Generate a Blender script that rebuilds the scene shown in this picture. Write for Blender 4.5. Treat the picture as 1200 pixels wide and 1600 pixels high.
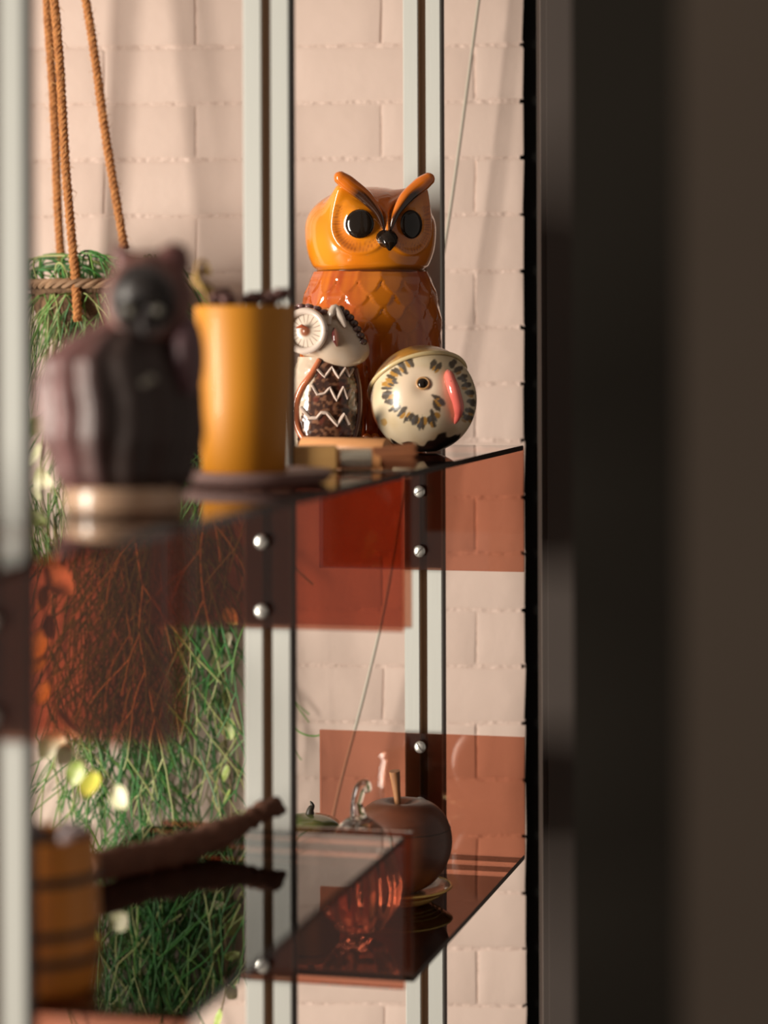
import bpy, bmesh, math, random
from mathutils import Vector, Matrix, noise
random.seed(7)
PI = math.pi
sc = bpy.context.scene
for o in list(bpy.data.objects): bpy.data.objects.remove(o)
C = sc.collection

# ------------------------------------------------------------------ camera
FPX = 85.0/36.0*1600.0
HX, HY = 600.0, 530.0
ROLL = 0.0031
CZ = 1.5
cam = bpy.data.cameras.new('camera'); camo = bpy.data.objects.new('camera', cam); C.objects.link(camo)
cam.lens = 85.0; cam.sensor_fit = 'VERTICAL'; cam.sensor_height = 36.0; cam.sensor_width = 27.0
cam.shift_y = -(800-HY)/1600.0
cam.clip_start = 0.05
camo.matrix_world = Matrix.Translation((0, 0, CZ)) @ Matrix.Rotation(PI/2, 4, 'X') @ Matrix.Rotation(-ROLL, 4, 'Z')
cam.dof.use_dof = True; cam.dof.focus_distance = 2.79; cam.dof.aperture_fstop = 2.5
sc.camera = camo

# ------------------------------------------------------------------ light
w = bpy.data.worlds.new('world'); sc.world = w; w.use_nodes = True
w.node_tree.nodes['Background'].inputs[0].default_value = (1.0, 0.86, 0.74, 1)
w.node_tree.nodes['Background'].inputs[1].default_value = 0.25

def area(name, loc, target, sx, sy, power, col):
    l = bpy.data.lights.new(name, 'AREA'); l.shape = 'RECTANGLE'; l.size = sx; l.size_y = sy
    l.energy = power; l.color = col
    o = bpy.data.objects.new(name, l); C.objects.link(o); o.location = loc
    o.rotation_euler = (Vector(target)-Vector(loc)).to_track_quat('-Z', 'Y').to_euler()
    return o
area('window_daylight', (-3.45, 0.80, 1.35), (-0.05, 2.75, 1.38), 0.85, 2.4, 285, (1.0, 0.91, 0.79))
sc.view_settings.view_transform = 'Standard'; sc.view_settings.look = 'None'
sc.view_settings.exposure = 0.0; sc.view_settings.gamma = 1.0; sc.view_settings.use_curve_mapping = False

# ------------------------------------------------------------------ frames
def P(px, py, d):
    """point seen at photo pixel (px, py) at distance d in front of the lens"""
    xu = px - ROLL*(py-HY); yu = py + ROLL*(px-HX)
    return Vector(((xu-HX)*d/FPX, d, CZ-(yu-HY)*d/FPX))
K = 0.2528
TH = math.atan(K)
U = Vector((math.cos(TH), -math.sin(TH), 0)); S = Vector((math.sin(TH), math.cos(TH), 0))
def F(d, o, z):
    """rack frame: d = depth at the right hand edge, o = metres left of that edge"""
    return Vector((0.0183+K*(d-2.31), d, z)) - o*U
W = 0.254
Z0 = CZ-0.1275; Z0B = CZ-0.2763; Z1 = CZ-0.4742; Z2 = CZ-0.6235
T = 0.006

# ------------------------------------------------------------------ materials
def mat(name, col, rough=0.5, metal=0.0, spec=0.5, coat=0.0, bump=None, var=None, attr=False, subsurf=0, trans=0, ior=1.5):
    m = bpy.data.materials.new(name); m.use_nodes = True
    nt = m.node_tree; b = nt.nodes['Principled BSDF']
    b.inputs['Base Color'].default_value = (*col, 1); b.inputs['Roughness'].default_value = rough
    b.inputs['Metallic'].default_value = metal; b.inputs['Specular IOR Level'].default_value = spec
    b.inputs['Coat Weight'].default_value = coat; b.inputs['Coat Roughness'].default_value = 0.06
    b.inputs['Transmission Weight'].default_value = trans; b.inputs['IOR'].default_value = ior
    tc = nt.nodes.new('ShaderNodeTexCoord')
    src = None
    if attr:
        a = nt.nodes.new('ShaderNodeAttribute'); a.attribute_name = 'Col'; src = a.outputs['Color']
    if var:   # (scale, amount, second colour)
        n = nt.nodes.new('ShaderNodeTexNoise'); n.inputs['Scale'].default_value = var[0]; n.inputs['Detail'].default_value = 5
        nt.links.new(tc.outputs['Object'], n.inputs['Vector'])
        if len(var) > 3:
            mp = nt.nodes.new('ShaderNodeMapping'); mp.inputs['Scale'].default_value = var[3]
            nt.links.new(tc.outputs['Object'], mp.inputs['Vector']); nt.links.new(mp.outputs[0], n.inputs['Vector'])
        r = nt.nodes.new('ShaderNodeMapRange'); r.inputs[1].default_value = 0.35; r.inputs[2].default_value = 0.65
        r.inputs[4].default_value = var[1]
        nt.links.new(n.outputs['Fac'], r.inputs[0])
        mx = nt.nodes.new('ShaderNodeMix'); mx.data_type = 'RGBA'
        mx.inputs[6].default_value = (*col, 1); mx.inputs[7].default_value = (*var[2], 1)
        if src: nt.links.new(src, mx.inputs[6])
        nt.links.new(r.outputs[0], mx.inputs[0]); src = mx.outputs[2]
    if src: nt.links.new(src, b.inputs['Base Color'])
    if bump:  # (scale, strength, distance)
        n = nt.nodes.new('ShaderNodeTexNoise'); n.inputs['Scale'].default_value = bump[0]; n.inputs['Detail'].default_value = 4
        nt.links.new(tc.outputs['Object'], n.inputs['Vector'])
        if len(bump) > 3:
            mp = nt.nodes.new('ShaderNodeMapping'); mp.inputs['Scale'].default_value = bump[3]
            nt.links.new(tc.outputs['Object'], mp.inputs['Vector']); nt.links.new(mp.outputs[0], n.inputs['Vector'])
        bp = nt.nodes.new('ShaderNodeBump'); bp.inputs['Strength'].default_value = bump[1]; bp.inputs['Distance'].default_value = bump[2]
        nt.links.new(n.outputs['Fac'], bp.inputs['Height']); nt.links.new(bp.outputs[0], b.inputs['Normal'])
    return m

def sheet_mat(name, tint, ior=1.49, rough=0.0):
    """thin see-through acrylic: Fresnel mix of a tinted straight-through and a mirror layer"""
    m = bpy.data.materials.new(name); m.use_nodes = True; nt = m.node_tree
    for n in list(nt.nodes): nt.nodes.remove(n)
    out = nt.nodes.new('ShaderNodeOutputMaterial'); mx = nt.nodes.new('ShaderNodeMixShader')
    tr = nt.nodes.new('ShaderNodeBsdfTransparent'); tr.inputs[0].default_value = (*tint, 1)
    gl = nt.nodes.new('ShaderNodeBsdfGlossy'); gl.inputs['Roughness'].default_value = rough
    gl.inputs['Color'].default_value = (1, 1, 1, 1)
    fr = nt.nodes.new('ShaderNodeFresnel'); fr.inputs[0].default_value = ior
    nt.links.new(fr.outputs[0], mx.inputs[0]); nt.links.new(tr.outputs[0], mx.inputs[1]); nt.links.new(gl.outputs[0], mx.inputs[2])
    nt.links.new(mx.outputs[0], out.inputs[0])
    return m

M = {}
M['brick'] = mat('pink_brick_paint', (0.66, 0.52, 0.455), 0.62, bump=(38, 0.22, 0.003), var=(6, 0.35, (0.62, 0.48, 0.415)))
M['mortar'] = mat('pink_mortar_paint', (0.66, 0.515, 0.45), 0.7, bump=(75, 0.8, 0.005), var=(40, 0.4, (0.52, 0.39, 0.33)))
M['alu'] = mat('brushed_aluminium', (0.50, 0.51, 0.48), 0.42, metal=0.35, bump=(60, 0.05, 0.001, (8, 8, 0.2)))
M['alu_groove'] = mat('aluminium_groove', (0.30, 0.21, 0.14), 0.6)
M['alu_shade_side'] = mat('shade_dark_side', (0.045, 0.030, 0.028), 0.5)  # shade on the right-hand side face, put into its colour
M['acrylic'] = sheet_mat('amber_acrylic', (0.80, 0.54, 0.445), 1.68)
M['acrylic_dark'] = mat('amber_acrylic_long_edge', (0.020, 0.010, 0.008), 0.12, coat=0.3)
M['acrylic_edge'] = sheet_mat('amber_acrylic_cut_edge', (0.93, 0.72, 0.62))
M['steel'] = mat('screw_steel', (0.72, 0.72, 0.68), 0.3, metal=0.85)
M['steel_dark'] = mat('screw_slot', (0.06, 0.05, 0.045), 0.6)
M['black'] = mat('black_recess_shadow', (0.006, 0.006, 0.005), 0.9, bump=(30, 0.1, 0.002))
M['jamb'] = mat('dark_brown_jamb_paint', (0.066, 0.053, 0.047), 0.7, spec=0.3, bump=(20, 0.1, 0.002))
M['door'] = mat('near_black_door_paint', (0.014, 0.0115, 0.0085), 0.7, spec=0.15, bump=(12, 0.08, 0.002))
M['door2'] = mat('dark_umber_paint', (0.125, 0.098, 0.077), 0.8, spec=0.2, var=(1.5, 0.5, (0.090, 0.068, 0.053)))
M['floor'] = mat('dark_floor', (0.10, 0.07, 0.05), 0.5, var=(5, 0.5, (0.07, 0.05, 0.035)))
M['ceiling'] = mat('ceiling_paint', (0.35, 0.30, 0.26), 0.8)
M['glaze'] = mat('glossy_glaze', (0.8, 0.4, 0.1), 0.16, coat=0.7, attr=True, bump=(45, 0.10, 0.002))
M['glaze_soft'] = mat('satin_glaze', (0.8, 0.7, 0.5), 0.28, coat=0.35, attr=True, bump=(60, 0.12, 0.002))
M['eye'] = mat('black_glass_glaze', (0.010, 0.006, 0.004), 0.10)

# ------------------------------------------------------------------ mesh helpers
class MB:
    def __init__(s): s.v = []; s.f = []; s.c = []; s.m = []
    def add(s, vs, fs, col=None, mi=0):
        k = len(s.v); s.v += [tuple(v) for v in vs]
        s.f += [tuple(i+k for i in f) for f in fs]; s.m += [mi]*len(fs)
        if col is None: col = (1, 1, 1)
        s.c += ([tuple(c) for c in col] if isinstance(col, list) else [tuple(col)]*len(vs))
        return s
    def box(s, a, b, col=None, mi=0):
        x0, y0, z0 = a; x1, y1, z1 = b
        vs = [(x0,y0,z0),(x1,y0,z0),(x1,y1,z0),(x0,y1,z0),(x0,y0,z1),(x1,y0,z1),(x1,y1,z1),(x0,y1,z1)]
        return s.add(vs, [(0,3,2,1),(4,5,6,7),(0,1,5,4),(1,2,6,5),(2,3,7,6),(3,0,4,7)], col, mi)
    def tube(s, pts, rad, n=8, col=None, mi=0, flat=None):
        """swept tube; rad scalar/list; flat=(a,b) scales the section"""
        pts = [Vector(p) for p in pts]; N = len(pts)
        if not hasattr(rad, '__len__'): rad = [rad]*N
        t0 = (pts[1]-pts[0]).normalized()
        ref = Vector((0,0,1)) if abs(t0.z) < 0.9 else Vector((1,0,0))
        nrm = t0.cross(ref).normalized(); vs = []; cs = []
        for i in range(N):
            t = (pts[min(i+1,N-1)]-pts[max(i-1,0)]).normalized()
            nrm = (nrm - t*nrm.dot(t)); nrm = nrm.normalized() if nrm.length > 1e-6 else t.orthogonal().normalized()
            bn = t.cross(nrm)
            fa, fb = flat if flat else (1, 1)
            for j in range(n):
                a = 2*PI*j/n
                vs.append(pts[i] + rad[i]*(fa*math.cos(a)*nrm + fb*math.sin(a)*bn))
                if callable(col): cs.append(col(i/(N-1), a, (math.cos(a)*nrm+math.sin(a)*bn)))
        fs = [(i*n+j, i*n+(j+1)%n, (i+1)*n+(j+1)%n, (i+1)*n+j) for i in range(N-1) for j in range(n)]
        fs.append(tuple(range(n-1, -1, -1))); fs.append(tuple((N-1)*n+j for j in range(n)))
        return s.add(vs, fs, cs if callable(col) else col, mi)
    def grid(s, nu, nv, f, mi=0, caps=True, wrap=True):
        """f(u 0..1 round, v 0..1 up) -> (pos, col)"""
        vs = []; cs = []
        nuu = nu if wrap else nu+1
        for j in range(nv+1):
            for i in range(nuu):
                p, c = f(i/nu, j/nv); vs.append(tuple(p)); cs.append(tuple(c))
        fs = []
        for j in range(nv):
            for i in range(nu):
                a = j*nuu+i; b = j*nuu+((i+1) % nuu if wrap else i+1)
                fs.append((a, b, b+nuu, a+nuu))
        if caps and wrap:
            fs.append(tuple(range(nuu-1, -1, -1))); fs.append(tuple(nv*nuu+i for i in range(nuu)))
        return s.add(vs, fs, cs, mi)
    def ball(s, c, r, n=12, col=None, mi=0, rot=None):
        c = Vector(c); r = Vector(r) if hasattr(r, '__len__') else Vector((r, r, r))
        R = rot or Matrix.Identity(3)
        col = col or (1, 1, 1)
        def f(u, v):
            th = PI*(0.002+0.996*v); a = 2*PI*u
            p = Vector((r.x*math.sin(th)*math.cos(a), r.y*math.sin(th)*math.sin(a), -r.z*math.cos(th)))
            return c + R @ p, col
        return s.grid(n*2, n, f, mi)
    def lathe(s, prof, n=48, col=(1, 1, 1), mi=0, c=(0, 0, 0)):
        """prof list of (r, z)"""
        c = Vector(c); vs = []; cs = []
        for r, z in prof:
            for i in range(n):
                a = 2*PI*i/n; vs.append(c+Vector((r*math.cos(a), r*math.sin(a), z)))
                cs.append(col(a, z) if callable(col) else col)
        N = len(prof)
        fs = [(j*n+i, j*n+(i+1) % n, (j+1)*n+(i+1) % n, (j+1)*n+i) for j in range(N-1) for i in range(n)]
        fs.append(tuple(range(n-1, -1, -1))); fs.append(tuple((N-1)*n+i for i in range(n)))
        return s.add(vs, fs, cs, mi)
    def build(s, name, mats, parent=None, loc=None, smooth=True, rz=None):
        me = bpy.data.meshes.new(name); me.from_pydata(s.v, [], s.f)
        for m in (mats if isinstance(mats, (list, tuple)) else [mats]): me.materials.append(m)
        me.polygons.foreach_set('material_index', s.m)
        at = me.color_attributes.new('Col', 'FLOAT_COLOR', 'POINT')
        fl = []
        for c in s.c: fl += [c[0], c[1], c[2], 1.0]
        at.data.foreach_set('color', fl)
        me.polygons.foreach_set('use_smooth', [smooth]*len(me.polygons))
        me.update()
        bm = bmesh.new(); bm.from_mesh(me); bmesh.ops.recalc_face_normals(bm, faces=bm.faces); bm.to_mesh(me); bm.free()
        if smooth: me.set_sharp_from_angle(angle=math.radians(48))
        o = bpy.data.objects.new(name, me); C.objects.link(o)
        if parent: o.parent = parent
        if loc is not None: o.location = loc
        if rz is not None: o.rotation_euler.z = rz
        return o

def thing(name, label, cat, loc, rz=0, group=None):
    o = bpy.data.objects.new(name, None); C.objects.link(o); o.empty_display_size = 0.02
    o.location = loc; o.rotation_euler = (0, 0, rz); o['label'] = label; o['category'] = cat
    if group: o['group'] = group
    return o
def structure(o): o['kind'] = 'structure'; return o
def mixc(a, b, t):
    t = max(0, min(1, t)); return tuple(a[i]*(1-t)+b[i]*t for i in range(3))
def sm(e0, e1, x):
    t = max(0, min(1, (x-e0)/(e1-e0))); return t*t*(3-2*t)
def nz(x, y, z, s=1.0): return noise.noise(Vector((x*s, y*s, z*s)))
def interp(tab, x):
    for (a, b), (c, d) in zip(tab, tab[1:]):
        if x <= c:
            t = (x-a)/(c-a); t = max(0, min(1, t)); t2 = t*t*(3-2*t)*0.4+t*0.6
            return b+(d-b)*t2
    return tab[-1][1]
def spline(pts, n=8):
    pts = [Vector(p) for p in pts]; out = []
    for i in range(len(pts)-1):
        p0 = pts[max(i-1, 0)]; p1 = pts[i]; p2 = pts[i+1]; p3 = pts[min(i+2, len(pts)-1)]
        for k in range(n):
            t = k/n
            out.append(0.5*((2*p1)+(p2-p0)*t+(2*p0-5*p1+4*p2-p3)*t*t+(3*p1-p0-3*p2+p3)*t**3))
    out.append(pts[-1]); return out

# ================================================================== STRUCTURE
WY = 3.15; XR = 0.1834; WROT = math.radians(-3)
wallm = MB(); wallm.box((-1.70, 0.0018, 0), (-0.006, 0.12, 2.6))
wall = structure(wallm.build('wall_back', M['mortar'], None, (XR, WY, 0), smooth=False, rz=WROT))
CH = 0.0737; BL = 0.2435; GAP = 0.0045
def brick_mesh(L, seed):
    rnd = random.Random(seed); H = CH-GAP; b = MB()
    nx, nzz = 8, 3
    xs = [0, 0.0035]+[0.0035+(L-0.007)*i/(nx-2) for i in range(1, nx-2)]+[L-0.0035, L]
    zs = [0, 0.0035, H-0.0035, H]
    vs = []
    for k, z in enumerate(zs):
        for i, x in enumerate(xs):
            edge = (k in (0, 3)) or (i in (0, len(xs)-1))
            y = (0.0013 if k in (0, 3) else (0.0007 if edge else 0.0))+rnd.uniform(-0.00015, 0.00015)
            zz = z+(rnd.uniform(-0.0016, 0.0016) if k in (0, 3) else 0)
            vs.append((x+(rnd.uniform(-.0012, .0012) if i in (0, len(xs)-1) else 0), y, zz))
    n = len(xs)
    fs = [(k*n+i, k*n+i+1, (k+1)*n+i+1, (k+1)*n+i) for k in range(3) for i in range(n-1)]
    ring = [i for i in range(n)]+[k*n+n-1 for k in (1, 2)]+[3*n+i for i in range(n-1, -1, -1)]+[2*n, n]
    base = len(vs); vs += [(vs[r][0], 0.03, vs[r][2]) for r in ring]
    m = len(ring)
    fs += [(ring[i], base+i, base+(i+1) % m, ring[(i+1) % m]) for i in range(m)]
    b.add(vs, fs); return b
bmesh_cache = {}
def brick_obj(L, var):
    key = (round(L, 3), var)
    if key not in bmesh_cache:
        o = brick_mesh(L, hash(key) % 1000).build('brick', M['brick'], wall); bmesh_cache[key] = o.data; return o
    o = bpy.data.objects.new('brick', bmesh_cache[key]); C.objects.link(o); o.parent = wall; return o
zc0 = 1.515; n0 = -int(zc0/CH)
for n in range(n0, int((2.6-zc0)/CH)):
    z = zc0+n*CH+GAP/2
    jo = (-0.246 if n % 2 else -0.246-BL/2)-XR      # one vertical joint, wall frame
    while jo < 0: jo += BL
    jo -= BL                                         # right-most joint < 0
    x1 = -0.0; x0 = jo
    k = 0
    while x1 > -1.69:
        x0c = max(x0, -1.70)
        L = (x1-x0c)-0.0028
        if L > 0.02:
            o = brick_obj(L, random.randrange(5)); o.location = (x0c+0.0014, random.uniform(-.0006, .0006), z)
        x1 = x0; x0 = x1-BL; k += 1

structure(MB().box((-2.6, -0.6, -0.05), (1.6, 3.4, 0)).build('floor', M['floor'], smooth=False))
structure(MB().box((-1.6, 2.2, 2.6), (1.6, 3.4, 2.65)).build('ceiling', M['ceiling'], smooth=False))
# black strip painting the recess shadow, and dark jamb right of the brick
b = MB(); b.box((0.180, 3.165, 0), (0.24, 3.20, 2.6)); structure(b.build('trim_1', M['black'], smooth=False))
b = MB(); b.box((0.1945, 2.987, 0), (0.60, 3.065, 2.6)); b.box((0.2015, 2.98, 0), (0.60, 2.987, 2.6))
structure(b.build('trim_2', M['jamb'], smooth=True))
def bevel_slab(x0, x0b, x1, y0, y1, z1):
    v = [(x0, y0, 0), (x1, y0, 0), (x1, y1, 0), (x0b, y1, 0)]; v += [(a, c_, z1) for a, c_, _ in v]
    return MB().add(v, [(0, 3, 2, 1), (4, 5, 6, 7), (0, 1, 5, 4), (1, 2, 6, 5), (2, 3, 7, 6), (3, 0, 4, 7)])
b = bevel_slab(0.156, 0.164, 0.62, 2.0, 2.045, 2.5); structure(b.build('door_1', M['door'], smooth=False))
b = bevel_slab(0.139, 0.150, 0.50, 1.13, 1.18, 2.5); structure(b.build('wall_right', M['door2'], smooth=False))

# ================================================================== POSTS
def post_mesh():
    w = 0.024; D = 0.018; g = 0.0045; gd = 0.012; c = 0.0018; hmax = 2.6
    prof = [(-w, D), (-w, c), (-w+c, 0), (-g-0.0012, 0), (-g, 0.0012), (-g, gd), (g, gd), (g, 0.0012), (g+0.0012, 0), (w-c, 0), (w, c), (w, D)]
    n = len(prof); b = MB()
    vs = [(x, y, 0) for x, y in prof]+[(x, y, hmax) for x, y in prof]
    for i in range(n):
        j = (i+1) % n
        mi = 1 if i in (4, 5, 6) else (2 if i == 10 else 0)
        b.add([vs[i], vs[j], vs[j+n], vs[i+n]], [(0, 1, 2, 3)], None, mi)
    b.add(vs, [(11, 8, 7, 6, 5, 4, 3, 0), (0, 3, 2, 1), (8, 11, 10, 9)][:0] or [tuple(range(n-1, -1, -1)), tuple(range(n, 2*n))])
    return b
pm = None
DF = {1: 1.66, 2: 2.31, 3: 2.90}; PO = {1: 0.134, 2: 0.138, 3: 0.126}
for k, lab in ((2, 'pale aluminium upright with slotted face, middle of the three'),
               (1, 'blurred pale aluminium upright at the left edge, nearest of the three'),
               (3, 'farthest aluminium upright, behind the large orange owl')):
    p = F(DF[k], PO[k], 0)+S*(T+0.0005)
    if pm is None:
        o = post_mesh().build('rack_upright', [M['alu'], M['alu_groove'], M['alu_shade_side']]); pm = o.data
    else:
        o = bpy.data.objects.new('rack_upright', pm); C.objects.link(o)
    o.location = p; o.rotation_euler = (0, 0, -TH)
    o['label'] = lab; o['category'] = 'upright'; o['group'] = 'slotted aluminium uprights of the rack'

# ================================================================== SHELVES
def shelf(da, db, zflat, zend, label, screws, ofar=0.127, group='bent amber acrylic shelves'):
    """sheet bent down (or up) at both ends, in rack frame"""
    L = (db-da)/math.cos(TH)
    o = thing('acrylic_shelf', label, 'shelf', F(da, W/2, zflat), -TH, group)
    up = zend > zflat
    h = zend-zflat; r = 0.005; sg = 1 if up else -1
    # centre line (y, z) with rounded bends
    cl = [(T/2, h), (T/2, sg*r)]
    for k in range(1, 5):
        a = k/5*PI/2; cl.append((T/2+r-r*math.cos(a), sg*(r-r*math.sin(a))))
    cl += [(T/2+r, 0)]
    m = [(L-y, z) for y, z in reversed(cl)]
    cl = cl+m
    zc = T/2 if up else -T/2           # keep flat surface's carrying face at z=0 (top)
    cl = [(y, z - T/2) for y, z in cl]
    N = len(cl); inn = []; out = []
    for i in range(N):
        a = Vector(cl[max(i-1, 0)]); c = Vector(cl[min(i+1, N-1)]); t = (c-a).normalized(); nn = Vector((-t.y, t.x))
        p = Vector(cl[i]); inn.append(p+nn*T/2); out.append(p-nn*T/2)
    b = MB(); hw = W/2
    def q(x, p): return (x, p[0], p[1])
    for i in range(N-1):
        flat = abs(cl[i][1]-cl[i+1][1]) < abs(cl[i][0]-cl[i+1][0])
        me = 1 if flat else 2
        b.add([q(-hw, inn[i]), q(hw, inn[i]), q(hw, inn[i+1]), q(-hw, inn[i+1])], [(0, 1, 2, 3)], None, 0)
        b.add([q(-hw, out[i]), q(-hw, out[i+1]), q(hw, out[i+1]), q(hw, out[i])], [(0, 1, 2, 3)], None, 0)
        for x in (-hw, hw):
            b.add([q(x, inn[i]), q(x, inn[i+1]), q(x, out[i+1]), q(x, out[i])], [(0, 1, 2, 3)], None, me)
    for i in (0, N-1):
        b.add([q(-hw, inn[i]), q(hw, inn[i]), q(hw, out[i]), q(-hw, out[i])], [(0, 1, 2, 3)], None, 2)
    # weld
    s = b.build('bent_sheet', [M['acrylic'], M['acrylic_dark'], M['acrylic_edge']], o, smooth=False)
    bm = bmesh.new(); bm.from_mesh(s.data); bmesh.ops.remove_doubles(bm, verts=bm.verts, dist=1e-5)
    bmesh.ops.recalc_face_normals(bm, faces=bm.faces); bm.to_mesh(s.data); bm.free()
    for side, z in screws:
        y = L if side == 'far' else 0
        yf = L-T if side == 'far' else T
        sc_ = MB()
        R = 0.0074
        prof = [(R*0.98, 0), (R, 0.0012), (R*0.9, 0.0028), (R*0.6, 0.0038), (R*0.2, 0.0042)]
        vs = []; n = 20
        for (rr, zz) in prof:
            for i in range(n):
                a = 2*PI*i/n; vs.append((rr*math.cos(a), -zz, rr*math.sin(a)))
        fs = [(j*n+i, j*n+(i+1) % n, (j+1)*n+(i+1) % n, (j+1)*n+i) for j in range(len(prof)-1) for i in range(n)]
        fs += [tuple(range(n)), tuple((len(prof)-1)*n+i for i in range(n))]
        sc_.add(vs, fs)
        if side == 'near':            # far-side bracket hangs off standoff barrels behind the post
            continue
        so = sc_.build('screw', M['steel'], o, (W/2-ofar, yf-T-0.0001, z-zflat))
        sl = MB(); sl.box((-R*0.75, -0.0045, -0.0007), (R*0.75, -0.0030, 0.0007)); q_ = sl.build('slot', M['steel_dark'], so, smooth=False)
        q_.rotation_euler = (0, random.uniform(-1, 1), 0)
    return o
sA, sB = CZ-0.195, CZ-0.262
shelf(1.69, 2.31, Z0, Z0B, 'amber acrylic shelf under the dark brown owl and yellow pot', [('far', sA), ('far', sB)], 0.138)
shelf(2.337, 2.90, Z0, Z0B, 'amber acrylic shelf carrying the large orange owl', [('far', CZ-.184), ('far', CZ-.256)], 0.126)
shelf(0.95, 1.66, Z0, Z0B, 'very blurred amber acrylic shelf in the left foreground, nearest the camera', [('far', sA), ('far', sB)], 0.13)
shelf(1.69, 2.31, Z1, CZ-0.617, 'low amber acrylic shelf carrying driftwood and the striped pot', [('far', CZ-.604), ('far', CZ-.515)], 0.138)
shelf(2.337, 2.90, Z2+T, Z1, 'lowest amber acrylic tray carrying the wooden apple and glass gourd', [('far', CZ-.4925), ('far', CZ-.56)], 0.126)
Z2T = Z2+T

# ================================================================== ORANGE OWL JAR
def orange_owl():
    d = 2.85; c = P(580, 698, d); c.z = Z0
    px = d/FPX
    o = thing('owl_cookie_jar', 'large glossy orange ceramic owl jar with black eyes and raised horns', 'jar', c, math.radians(16))
    # body
    prof = [(0, 84), (30, 97), (80, 107), (140, 112), (195, 111), (235, 104), (262, 95), (274, 90)]
    def fb(u, v):
        zpx = 274*v; r = interp(prof, zpx)*px; a = 2*PI*u; z = zpx*px
        fa = math.atan2(math.sin(a), math.cos(a))
        front = -math.sin(a)              # 1 at the front (-Y)
        h = 0; dark = 0
        lat = abs(math.cos(a))
        # breast / shoulder scales
        if zpx > 120:
            rowh = 34.0; best = 0; ed = 0
            for row in range(6):
                zc = 274-row*21.0
                ph = a/(2*PI)*17+0.5*(row % 2); dx = (ph-round(ph))*2*0.92; q = (zc-zpx)/rowh
                if q < 0 or q > 1.0: continue
                rr = math.sqrt(dx*dx+q*q)
                if rr < 1:
                    best = rr**2; ed = sm(0.86, 1.0, rr); break
            k = sm(150, 200, zpx)*(0.35+0.65*sm(-0.6, 0.5, nz(math.cos(a)*2, math.sin(a)*2, row*0.7)+0.4))
            h += 0.0015*best*k; dark = ed*k*0.28
        # long wing and belly feathers
        if zpx < 190:
            k = sm(190, 120, zpx)*sm(8, 30, zpx)
            s_ = abs(math.sin(a*15+0.5*math.sin(zpx*0.05)))
            h -= 0.0016*(1-sm(0, 0.35, s_))*k; dark = max(dark, (1-sm(0, 0.3, s_))*0.55*k)
        n = nz(math.cos(a)*3, math.sin(a)*3, zpx*0.012, 1.3)
        n2 = nz(math.cos(a)*14, math.sin(a)*14, zpx*0.02)
        base = mixc((0.40, 0.066, 0.009), (0.58, 0.15, 0.011), 0.35+n*0.9+n2*0.5+0.25*h/0.0025)
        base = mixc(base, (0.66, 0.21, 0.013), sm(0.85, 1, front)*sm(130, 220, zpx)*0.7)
        base = mixc(base, (0.25, 0.045, 0.01), dark)
        rr = r+h
        return Vector((rr*math.cos(a), rr*0.94*math.sin(a), z)), base
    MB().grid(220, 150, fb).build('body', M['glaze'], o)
    # feet
    b = MB()
    for sx in (-1, 1):
        for k in (-1, 0, 1):
            b.ball((sx*0.026+k*0.011, -0.070-0.004*(k == 0), 0.010), (0.007, 0.014, 0.010), 8, (0.60, 0.16, 0.015))
    b.build('feet', M['glaze'], o)
    # head
    R = 103*px; hz = (698-358)*px
    eyes = [Vector((sx*math.sin(math.radians(23)), -math.cos(math.radians(23)), 0)) for sx in (-1, 1)]
    def headsurf(a, zz):              # zz in px from head centre
        if zz >= 0: r = R*(max(0, 1-(zz/67.0)**2.12))**(1/2.12)
        else: r = R*(1-(abs(zz)/104.0)**2.3)**(1/2.3)
        if zz < -56: r -= R*0.05*sm(-56, -66, zz)
        return Vector((r*math.cos(a), r*0.92*math.sin(a), zz*px))
    epos = []
    for sx in (-1, 1):
        a = -PI/2+sx*math.radians(24); epos.append(headsurf(a, 5))
    def fh(u, v):
        a = 2*PI*u; zz = -66+132*(1-math.cos(PI*v))/2*0.9999
        p = headsurf(a, zz); nrm = Vector((p.x, p.y, p.z*0.8)); nrm.normalize()
        col = mixc((0.66, 0.165, 0.008), (0.80, 0.26, 0.010), 0.5+nz(p.x, p.y, p.z, 25)*1.1)
        col = mixc(col, (0.52, 0.10, 0.008), sm(35, 62, zz)*0.8)
        for sx, e in zip((-1, 1), epos):
            dv = p-e; dist = dv.length
            if dist < 0.05 and p.y < 0:
                an = math.atan2(dv.z, dv.x)
                rim = 0.0315
                disp = -0.0028*sm(rim, rim-0.006, dist)*sm(0.010, 0.02, dist) + 0.0016*math.exp(-((dist-rim-0.002)/0.0028)**2)
                outer = sm(-0.3, 0.3, -dv.z*0.5/0.03-dv.x*sx*-1/0.03*0+ (dv.x*sx)/0.03)
                p = p+nrm*disp
                st = abs(math.sin(an*24+2*nz(an, 0, 0, 3)))
                ring = sm(0.017, 0.029, dist)*sm(0.0345, 0.030, dist)
                if dv.z < 0.016: col = mixc(col, (0.27, 0.055, 0.010), ring*(0.20+0.55*(1-sm(0.1, 0.8, st))))
        for sx in (-1, 1):
            bs = Vector((sx*0.044, -0.044, 0.036)); tp = Vector((sx*0.0575, -0.057, 0.0585))
            ds = (p-bs).length
            if ds < 0.036:
                wv = (1-ds/0.036)**1.7; p = p+(tp-bs)*wv*0.95
        return p, col
    h = MB().grid(240, 120, fh).build('head', M['glaze'], o, (0, 0, hz))
    # dark seam between head and body
    MB().lathe([(R*0.84, -0.0015), (R*0.86, 0), (R*0.84, 0.0015)], 48, (0.08, 0.02, 0.01)).build('lid_seam', M['glaze'], o, (0, 0, 274.3*px))
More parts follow.
